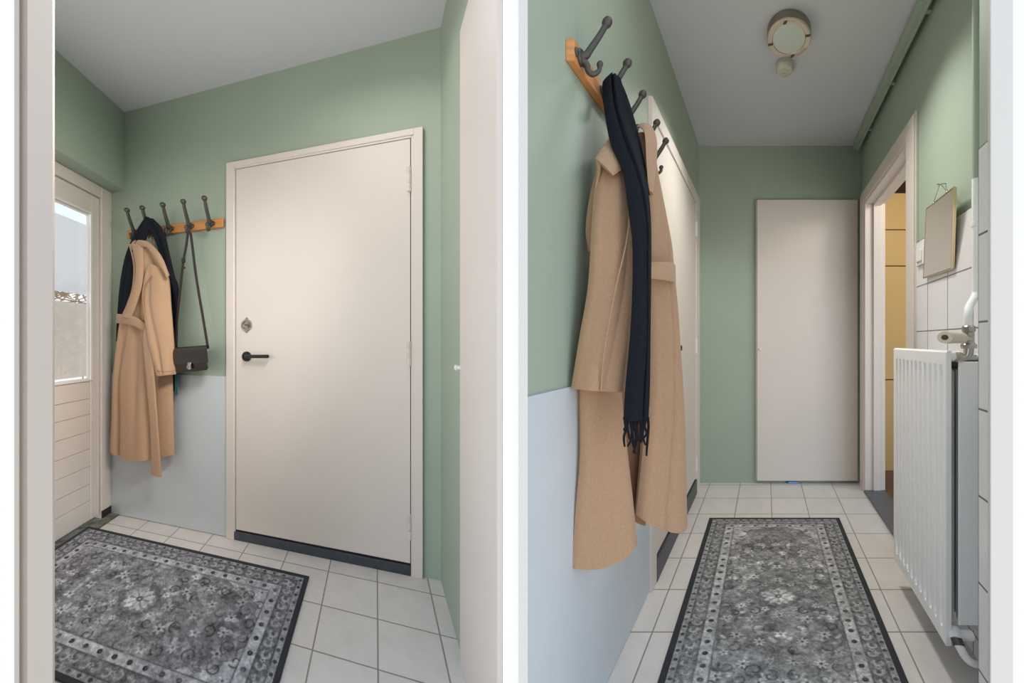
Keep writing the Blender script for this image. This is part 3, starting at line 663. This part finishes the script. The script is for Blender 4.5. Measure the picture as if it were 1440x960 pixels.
for i in range(7):
    x_ = 239.5+i*1.4; mb = MB(); y2 = 540+random.uniform(0, 12)
    mb.tube([pa(x_, 530, .04), pa(x_+random.uniform(-1, 1), 538, .045), pa(x_+random.uniform(-1.5, 1.5), y2, .04)], .0028, 6, 3)
    t_ = obj('tassel', mb, 'scarf', sc)
mb = MB()
for k in range(3): mb.tube([pa(246.5+k, 526, .065), pa(247+k, 540, .06), pa(246+k*1.6, 555, .055)], .003, 6, 3)
obj('tassel', mb, 'teal', sc, 'teal thread tassel')

bag = thing('handbag', 'small dark leather shoulder bag hanging from the coat rack', 'handbag', pa(268, 524, .07))
def bagpt(px, py, b): return A.pt(px, py, b)
mb = MB()
def bring(b, g):
    c = [(240+g, 491+g), (289-g, 486.5+g), (293.5-g, 520-g), (246+g, 525-g)]
    V_ = [bagpt(x_, y_, b) for x_, y_ in c]; out = []
    for i in range(4):
        p0, p1, p2 = V_[i-1], V_[i], V_[(i+1) % 4]; r = .022
        a_ = p1+(p0-p1).normalized()*r; c_ = p1+(p2-p1).normalized()*r
        for k in range(5):
            t = k/4; out.append(a_*(1-t)**2+p1*2*t*(1-t)+c_*t*t)
    return out
mb.loft([bring(.045, 2), bring(.05, .6), bring(.06, 0), bring(.105, 0), bring(.115, .6), bring(.12, 2)])
obj('body', mb, 'leather', bag)
mb = MB()
drape(mb, [bagpt(240, 489, .09), bagpt(240.5, 492, .118), bagpt(242.5, 503, .127), bagpt(245, 513, .127)], [bagpt(290, 485, .09), bagpt(291, 487, .118), bagpt(292, 499, .127), bagpt(293, 509, .127)], .004, .003, 16, 4, pw=8)
obj('flap', mb, 'leather', bag)
q = bagpt(266, 512.5, .133); qf = Fr((q.x, q.y), uA, nA); mb = MB()
mb.box(qf, -.012, .012, -.005, .002, q.z-.006, q.z+.012, .003); mb.lathe(q+Vector((0, 0, -.012)), n3, [(0, -.004), (.014, -.004), (.014, .002), (.008, .005), (0, .005)], 20); mb.lathe(q+Vector((0, 0, -.012)), n3, [(0, 0), (.005, 0), (.005, .010), (0, .011)], 12)
obj('clasp', mb, 'chrome', bag, 'silver clasp')
hk4 = pa(266, 322, .075)
def ribbon(mb, pts, wd, th):
    pts = catmull([Vector(p_) for p_ in pts], 6); rings = []
    for i, p_ in enumerate(pts):
        t = (pts[min(i+1, len(pts)-1)]-pts[max(i-1, 0)]).normalized(); s_ = t.cross(n3).normalized(); q_ = s_.cross(t)
        rings.append([p_+s_*wd+q_*th, p_-s_*wd+q_*th, p_-s_*wd-q_*th, p_+s_*wd-q_*th])
    mb.loft(rings)
mb = MB(); ribbon(mb, [pa(264.5, 325, .07), pa(262, 345, .08), pa(257.5, 370, .085), pa(252, 420, .08), pa(247, 470, .08), pa(245.5, 493, .08)], .0075, .002)
ribbon(mb, [pa(264.5, 325, .07), pa(267.5, 328, .075), pa(269, 335, .08), pa(276, 390, .085), pa(286, 450, .085), pa(292.5, 490, .085)], .0075, .002)
obj('shoulder_strap', mb, 'strap', bag)
mb = MB(); q = pa(258, 366, .092); qf = Fr((q.x, q.y), uA, nA); mb.box(qf, -.012, .012, -.004, .004, q.z-.012, q.z+.012, .002); obj('buckle', mb, 'black_metal', bag); mb = MB(); mb.box(qf, -.012, .012, -.004, .004, q.z-.045, q.z-.035, .002); obj('strap_keeper', mb, 'black_metal', bag)
mb = MB(); q = bagpt(291.5, 493, .085); mb.lathe(q, u3, [(0, -.004), (.005, -.004), (.005, .004), (0, .006)], 10); obj('rivet', mb, 'chrome', bag)

# ================================================================== RIGHT COAT, SCARF
def yk(x_): return 1.098+(x_-805)*.0012
def ek(l, off=0): return [P(p_[0], p_[1], (p_[2] if len(p_) > 2 else yk(p_[0])+off)) for p_ in l]
ct = thing('coat', 'large camel coat nearest the viewer hanging on the corridor wall', 'coat', P(870, 800, 1.16))
mb = MB()
drape(mb, ek([(846, 215, 1.20), (840, 260, 1.17), (834, 330, 1.145), (830, 400, 1.135), (818, 480, 1.115), (816, 548, 1.11), (816, 640, 1.11), (809, 720, 1.10), (804, 799, 1.095)]),
      ek([(890, 215, 1.22), (895, 260, 1.21), (897, 330, 1.20), (890, 400, 1.19), (878, 480, 1.17), (874, 548, 1.16), (883, 640, 1.16), (890, 700, 1.16), (896, 762, 1.16)]),
      .02, .06, 30, 6, lambda s, t: .008*math.sin(6*s+2.5*t)*max(0, t-.3)*1.5, lambda s: .028*math.sin(math.pi*s)**1.2)
obj('front_panel', mb, 'coat', ct)
mb = MB()
drape(mb, ek([(842, 222, 1.15), (836, 262, 1.12), (832, 310, 1.10), (827, 400, 1.085), (815, 472, 1.075), (803, 546, 1.07)]),
      ek([(868, 224, 1.15), (881, 255, 1.14), (890, 300, 1.13), (893, 390, 1.12), (886, 480, 1.105), (878.5, 550, 1.10)]),
      .035, .02, 30, 8, lambda s, t: .0035*math.sin(13*s+4*t)-.003*math.exp(-((s-(.92-.42*t))/.03)**2))
obj('sleeve', mb, 'coat', ct)
mb = MB()   # far front panel
drape(mb, ek([(885, 190, 1.26), (892, 250, 1.25), (902, 310, 1.24), (903, 400, 1.23), (908, 480, 1.22), (909, 560, 1.22), (903, 640, 1.21), (894, 724, 1.20)]),
      ek([(912, 195, 1.30), (921, 250, 1.30), (931, 310, 1.30), (944, 375, 1.30), (950, 480, 1.30), (957, 560, 1.29), (962, 640, 1.28), (966, 733, 1.27)]),
      .035, .05, 30, 6, lambda s, t: (.006*math.sin(8*s+2*t)-.008*math.exp(-((s-(.9-.45*t))/.03)**2))*min(1, t*2), lambda s: .022*math.sin(math.pi*s))
obj('front_panel', mb, 'coat', ct)
mb = MB()
drape(mb, ek([(868, 400, 1.27), (872, 560, 1.265), (880, 640, 1.26), (884, 728, 1.25)]), ek([(915, 400, 1.32), (915, 560, 1.31), (912, 640, 1.30), (908, 738, 1.29)]), .01, .03, 14, 6)
obj('back_panel', mb, 'coat_lining', ct)
mb = MB()   # far sleeve
drape(mb, ek([(915, 270, 1.36), (922, 320, 1.36), (930, 400, 1.36), (936, 470, 1.35)]), ek([(924, 268, 1.38), (940, 325, 1.38), (948, 390, 1.38), (951, 478, 1.37)]), .02, .03, 14, 6)
obj('sleeve', mb, 'coat', ct)
mb = MB()
drape(mb, ek([(864, 186, 1.18), (850, 203, 1.125), (836.5, 223, 1.095)]), ek([(884, 212, 1.13), (878, 234, 1.09), (862, 247, 1.07)]), .012, .01, 14, 8)
drape(mb, ek([(836.5, 223, 1.095), (839, 240, 1.11), (836, 262, 1.12)]), ek([(846, 230, 1.10), (844, 250, 1.11), (838, 275, 1.12)]), .01, .01, 8, 5)
obj('collar', mb, 'coat', ct)
mb = MB()
drape(mb, ek([(895, 178, 1.25), (902, 180, 1.20), (907, 190, 1.17), (909, 226, 1.16), (912, 268, 1.17)]), ek([(905, 173, 1.27), (917, 179, 1.25), (924, 202, 1.24), (922, 240, 1.23), (917, 275, 1.22)]), .006, .006, 12, 6)
obj('collar', mb, 'coat', ct)
mb = MB()
drape(mb, ek([(839, 236, 1.17), (828, 282, 1.155), (823.5, 325, 1.15), (828, 354, 1.15)]), ek([(848, 234, 1.18), (843, 285, 1.17), (840, 330, 1.16), (834, 356, 1.155)]), .015, .01, 10, 6)
obj('shoulder_fold', mb, 'coat', ct)
mb = MB()   # piped seam down the near sleeve
mb.tube(ek([(888, 292, 1.078), (880, 345, 1.058), (867, 400, 1.045), (857, 450, 1.038), (849, 500, 1.036), (845, 549, 1.045)]), .0022, 6, 6)
obj('seam', mb, 'coat', ct)
mb = MB()
drape(mb, ek([(912, 369, 1.13), (930, 368, 1.15), (944, 369, 1.19), (950, 373, 1.26)]), ek([(912, 391, 1.13), (930, 393, 1.15), (945, 396, 1.19), (950.5, 396, 1.26)]), .007, .007, 8, 6)
obj('belt', mb, 'coat', ct)

sc = thing('scarf', 'black fringed scarf hanging over the camel coat in the corridor', 'scarf', P(890, 640, 1.05))
mb = MB()
LL = [(853, 109, 1.20), (847, 118, 1.18), (849, 150, 1.15), (858, 200, 1.10), (876, 242, 1.06), (885, 300, 1.035), (890, 350, 1.03), (888, 450, 1.02), (879, 550, 1.02), (877, 592, 1.02)]
RR = [(868, 106, 1.20), (874, 114, 1.18), (884, 160, 1.16), (897, 200, 1.13), (909, 255, 1.10), (915, 300, 1.08), (916, 370, 1.07), (915, 460, 1.055), (914, 545, 1.05), (912, 587, 1.05)]
drape(mb, ek(LL), ek(RR), .016, .014, 26, 6, lambda s, t: .007*math.sin(5*s)-.016*math.exp(-((s-.5+.12*math.sin(5*t))/.05)**2))
obj('front_tail', mb, 'scarf', sc)
mb = MB()
drape(mb, ek([(856, 108, 1.20), (872, 140, 1.19), (884, 200, 1.17), (897, 260, 1.14)]), ek([(866, 106, 1.21), (881, 136, 1.22), (900, 200, 1.20), (914, 275, 1.17)]), .01, .01, 14, 6)
obj('rear_tail', mb, 'scarf', sc)
for i in range(13):
    x_ = 878+i*2.75; mb = MB(); e_ = random.uniform(604, 641)
    Yq = 1.02+.03*i/12
    mb.tube([P(x_, 586, Yq), P(x_+random.uniform(-2, 2), 600, Yq-.006), P(x_+random.uniform(-3.5, 3.5), (600+e_)/2, Yq-.004), P(x_+random.uniform(-4, 4), e_, Yq)], [.0034, .003, .003, .0022], 6, 4)
    obj('tassel', mb, 'scarf', sc)

# ================================================================== CEILING LAMP, SMOKE DETECTOR, TRUNKING
Yl = F*(ZR-H)/(480-42); c = Vector((X(1109.5, Yl), Yl, ZR)); EG = dict(e=(1, 0, 0), g=(.5836*1.3, 1.3, 0)); dn = Vector((0, 0, -1)); rl = 30.5/F*Yl
lp = thing('ceiling_lamp', 'round bronze ceiling lamp with frosted glass disc', 'lamp', c)
mb = MB(); mb.lathe(c, dn, [(0, 0), (rl*.97, 0), (rl, .004), (rl, .034), (rl*.96, .040), (0, .040)], 48, **EG); obj('housing', mb, 'bronze', lp)
rgm = mat('champagne_ring', (214, 200, 180), .35, .5)
mb = MB(); mb.lathe(c, dn, [(rl*.76, .038), (rl*1.0, .038), (rl*1.0, .044), (rl*.97, .047), (rl*.78, .047), (rl*.76, .043), (rl*.76, .038)], 48, **EG); rg = obj('rim', mb, rgm, lp, 'champagne metal rim')
for k in range(4):
    an = math.radians(75+90*k); d_ = Vector((math.cos(an), math.sin(an), 0)); q = c+(Vector(EG['e'])*d_.x+Vector(EG['g'])*d_.y)*rl*.88+dn*.048; f_ = Fr((q.x, q.y), (d_.x, d_.y), (-d_.y, d_.x))
    mb = MB(); mb.box(f_, -.010, .010, -.006, .006, q.z-.003, q.z+.002, .001); obj('clip', mb, 'iron', rg)
mb = MB(); mb.lathe(c, dn, [(0, .040), (rl*.76, .040), (rl*.75, .044), (rl*.4, .048), (0, .050)], 48, **EG); obj('glass_disc', mb, 'diffuser', lp, 'frosted glass disc')
Yl2 = F*(ZR-H)/(480-90); c = Vector((X(1103.5, Yl2), Yl2, ZR)); rs = 12.5/F*Yl2
sd = thing('smoke_detector', 'small white smoke detector beside the ceiling lamp', 'smoke detector', c)
mb = MB(); mb.lathe(c, dn, [(0, 0), (rs*.95, 0), (rs, .003), (rs, .012), (rs*.94, .014), (rs*.94, .017), (rs, .019), (rs*.98, .030), (rs*.85, .038), (rs*.5, .041), (0, .041)], 32, **EG); obj('body', mb, 'detector', sd)
mb = MB(); mb.lathe(c, dn, [(rs*.22, .040), (rs*.36, .0405), (rs*.36, .043), (rs*.22, .044), (rs*.22, .040)], 20, **EG); obj('test_button', mb, 'detector', sd)
mb = MB(); e0 = R.a(1203)
bt = .052
mb.box(R, -2.62, -.06, bt-.02, bt+.014, ZR-.052, ZR-.012, .003); mb.box(R, -2.62, -.06, bt-.026, bt-.012, ZR-.064, ZR-.04, .003)
for aa in (-2.2, -1.6, -1.0, -.4): mb.box(R, aa, aa+.03, 0, bt, ZR-.045, ZR-.02)
obj('conduit', mb, 'green', None, 'green painted conduit running along the corridor ceiling edge', 'conduit')

# ================================================================== RADIATOR, PIPE
YN = 1.325; bF = .156; a0 = (YN-R.o.y)/uR.y; a1 = (1.866-R.o.y)/uR.y; z0, z1 = .12, 1.022
rad = thing('radiator', 'white ribbed panel radiator on the tiled corridor wall', 'radiator', R.w((a0+a1)/2, bF/2, z0))
mb = MB(); nr = 11; ln = a1-a0; edge_ = .022; pts = []
per = (ln-2*edge_)/nr
prof = [(0, 0), (edge_, 0)]
for i in range(nr):
    s_ = edge_+i*per; prof += [(s_+per*.16, 0.0), (s_+per*.25, -.022), (s_+per*.56, -.022), (s_+per*.68, 0.0)]
prof += [(ln-edge_, 0), (ln, 0)]
zr0, zr1 = z0+.05, z1-.055
def rw(s_, dep, z): return R.w(a0+s_, bF+dep, z)
rows = [(z0, -.012, 0), (z0, 0, 0), (zr0-.012, 0, 0), (zr0+.012, 0, 1), (zr1-.012, 0, 1), (zr1+.012, 0, 0), (z1-.006, 0, 0), (z1, -.006, 0), (z1, -.016, 0)]
front = [[rw(s_, dd+dp*k, z) for s_, dp in prof] for z, dd, k in rows]
back = [[rw(s_, -.016+dp*k, z) for s_, dp in prof] for z, dd, k in reversed(rows)]
grid = front+back+[front[0]]
mb.loft(grid, cap=False, closed=False)
for col_ in (0, -1):
    vs = [r_[col_] for r_ in front+back]; mb.faces(vs, [tuple(range(len(vs)))])
bmesh.ops.remove_doubles(mb.bm, verts=mb.bm.verts, dist=1e-5); bmesh.ops.recalc_face_normals(mb.bm, faces=mb.bm.faces)
obj('front_panel', mb, 'radiator', rad, angle=20)
mb = MB(); mb.box(R, a0+.008, a1-.008, .030, .048, z0+.01, z1-.012, .003); obj('back_panel', mb, 'radiator', rad)
mb = MB(); mb.box(R, a0+.004, a0+.012, .050, bF-.040, z0+.06, z1-.034, .002); obj('side_cover', mb, 'radiator', rad)
mb = MB()
for k in range(18):
    aa = a0+.03+k*(ln-.06)/17; mb.box(R, aa, aa+.002, .048, bF-.042, z0+.07, z1-.06)
obj('convector_fins', mb, 'radiator_gap', rad)
mb = MB(); mb.box(R, a0+.02, a1-.02, .052, bF-.026, z1-.03, z1-.012, .002); obj('top_grille', mb, 'radiator_gap', rad)
pr = lambda px, py, Y: P(px, py, Y)
mb = MB(); mb.tube([pr(1329, 500, YN+.02), pr(1350, 501, YN+.01)], .016, 16); obj('connection', mb, 'radiator', rad); mb = MB(); mb.tube([pr(1329, 889, YN+.02), pr(1364, 892, YN+.01)], .017, 16); mb.tube([pr(1341, 884, YN+.012), pr(1345, 900, YN-.02)], .014, 14)
obj('connection', mb, 'radiator', rad)
mb = MB()
mb.tube([pr(1347, 502, YN), pr(1356, 502, YN-.005), pr(1361.5, 498, YN-.01), pr(1362.5, 488, YN-.01)], .0115, 16, 5)
mb.lathe(pr(1362.3, 490, YN-.01), (0, 0, 1), [(0, 0), (.016, 0), (.018, .004), (.018, .012), (.014, .016), (.0125, .02), (.0125, .05), (.015, .052), (.015, .066), (.011, .07), (0, .07)], 8)
mb.tube([pr(1361, 476, YN-.015), pr(1352, 475, YN-.03)], .0105, 12)
mb.lathe(pr(1346, 502, YN+.002), Vector((-1, .1, 0)), [(0, -.012), (.015, -.012), (.015, .004), (0, .004)], 8)
vl = obj('valve', mb, 'chrome', rad, 'nickel radiator valve')
kd = (pr(1328, 474, YN-.075)-pr(1352, 475, YN-.03)).normalized(); ko = pr(1353, 475.2, YN-.03); kl = (pr(1328, 474, YN-.075)-ko).length
mb = MB(); mb.lathe(ko, kd, [(0, 0), (.014, 0), (.016, .006), (.0165, kl*.5), (.0185, kl*.9), (.0175, kl), (.008, kl), (.008, kl-.004), (0, kl-.004)], 14); kn = obj('valve_knob', mb, 'ivory', vl, 'ivory valve knob')
mb = MB(); mb.lathe(ko, kd, [(0, kl-.006), (.0065, kl-.006), (.0065, kl+.002), (0, kl+.002)], 10); obj('knob_screw', mb, 'iron', kn)

hp = thing('heating_pipe', 'vertical heating pipe between ceiling and radiator valve', 'pipe', pr(1372, 470, 1.36))
mb = MB()
ztop = ZR; zg = pr(1372, 251, 1.36).z
p1 = pr(1373, 251, 1.36)
mb.tube([Vector((p1.x, p1.y, zg)), Vector((p1.x, p1.y, ztop))], .0098, 16); obj('upper_run', mb, 'green', hp, 'green painted upper pipe')
mb = MB(); mb.tube([p1, pr(1373, 330, 1.36), pr(1373, 400, 1.36), pr(1371, 417, 1.355), pr(1363.5, 430, 1.335), pr(1361.5, 442, 1.32), pr(1361.8, 462, YN-.01)], .0102, 16, 6); mb.lathe(pr(1373, 318, 1.36), (0, 0, 1), [(0, 0), (.013, 0), (.013, .012), (0, .012)], 14)
obj('lower_run', mb, 'radiator', hp, 'white lower pipe')
mb = MB(); mb.tube([pr(1345, 899, YN-.02), pr(1349, 908, YN-.03), pr(1356, 921, YN-.03), pr(1364, 930, YN-.03), pr(1374, 934, YN-.01), pr(1386, 936, YN+.02)], .0105, 14, 6)
rp_ = obj('return_pipe', mb, 'radiator', hp)
mb = MB(); mb.tube([pr(1344.5, 897, YN-.018), pr(1349, 908, YN-.03)], .0135, 14); obj('pipe_collar', mb, 'iron', rp_)

# ================================================================== MIRROR, SWITCH
mi = thing('mirror', 'small brass framed mirror hung on the corridor tiles', 'mirror', R.pt(1320, 390, .02))
def mp(px, py, b): return R.pt(px, py, b)
TLb, TRb, BRb, BLb = (1303, 293, .045), (1342, 262, .045), (1338.5, 378.5, .02), (1299, 392, .02)
cn = [mp(*q_) for q_ in (TLb, TRb, BRb, BLb)]
nn = (cn[1]-cn[0]).cross(cn[3]-cn[0]).normalized()
if nn.dot(Vector((0, 0, H))-cn[0]) < 0: nn = -nn
ctr = sum(cn, Vector())/4
mb = MB()
def inset(k): return [ctr+(v-ctr)*k for v in cn]
c1_, c2_ = inset(1.0), inset(.974)
for i in range(4):
    q_ = (c1_[i], c1_[(i+1) % 4], c2_[(i+1) % 4], c2_[i]); mb.hexa([v-nn*.004 for v in q_]+[v+nn*.003 for v in q_], .001)
mb.hexa([v-nn*.008 for v in inset(.98)]+[v-nn*.004 for v in inset(.98)])
obj('frame', mb, 'brass', mi)
mb = MB(); mb.hexa([v-nn*.002 for v in inset(.96)]+[v+nn*.002 for v in inset(.96)]); obj('mirror_glass', mb, 'mirror', mi)
mb = MB(); hk = mp(1322, 258, .02)
mb.tube([cn[0]*.72+cn[1]*.28, hk, cn[0]*.22+cn[1]*.78], .0015, 6); mb.lathe(hk-Vector((0, 0, .002)), Vector((-uR.y, uR.x, 0)), [(0, -.02), (.003, -.02), (.003, .006), (.005, .007), (0, .01)], 8)
for k in (.28, .78):
    q = cn[0]*(1-k)+cn[1]*k; mb.ball(q, .004, 8)
obj('hanging_wire', mb, 'chrome', mi)
sw = thing('light_switch', 'white light switch left of the small mirror', 'light switch', R.pt(1292, 360, .01))
s0, s1 = R.a(1298, .02), R.a(1288, .02); zs0, zs1 = R.z(1293, 373, .02), R.z(1293, 347, .02)
mb = MB(); mb.box(R, s0, s1, .008, .02, zs0, zs1, .003); obj('face_plate', mb, 'plastic', sw)
mb = MB(); mb.box(R, s0+.016, s1-.016, .019, .026, zs0+.016, zs1-.016, .003); obj('rocker', mb, 'plastic', sw)
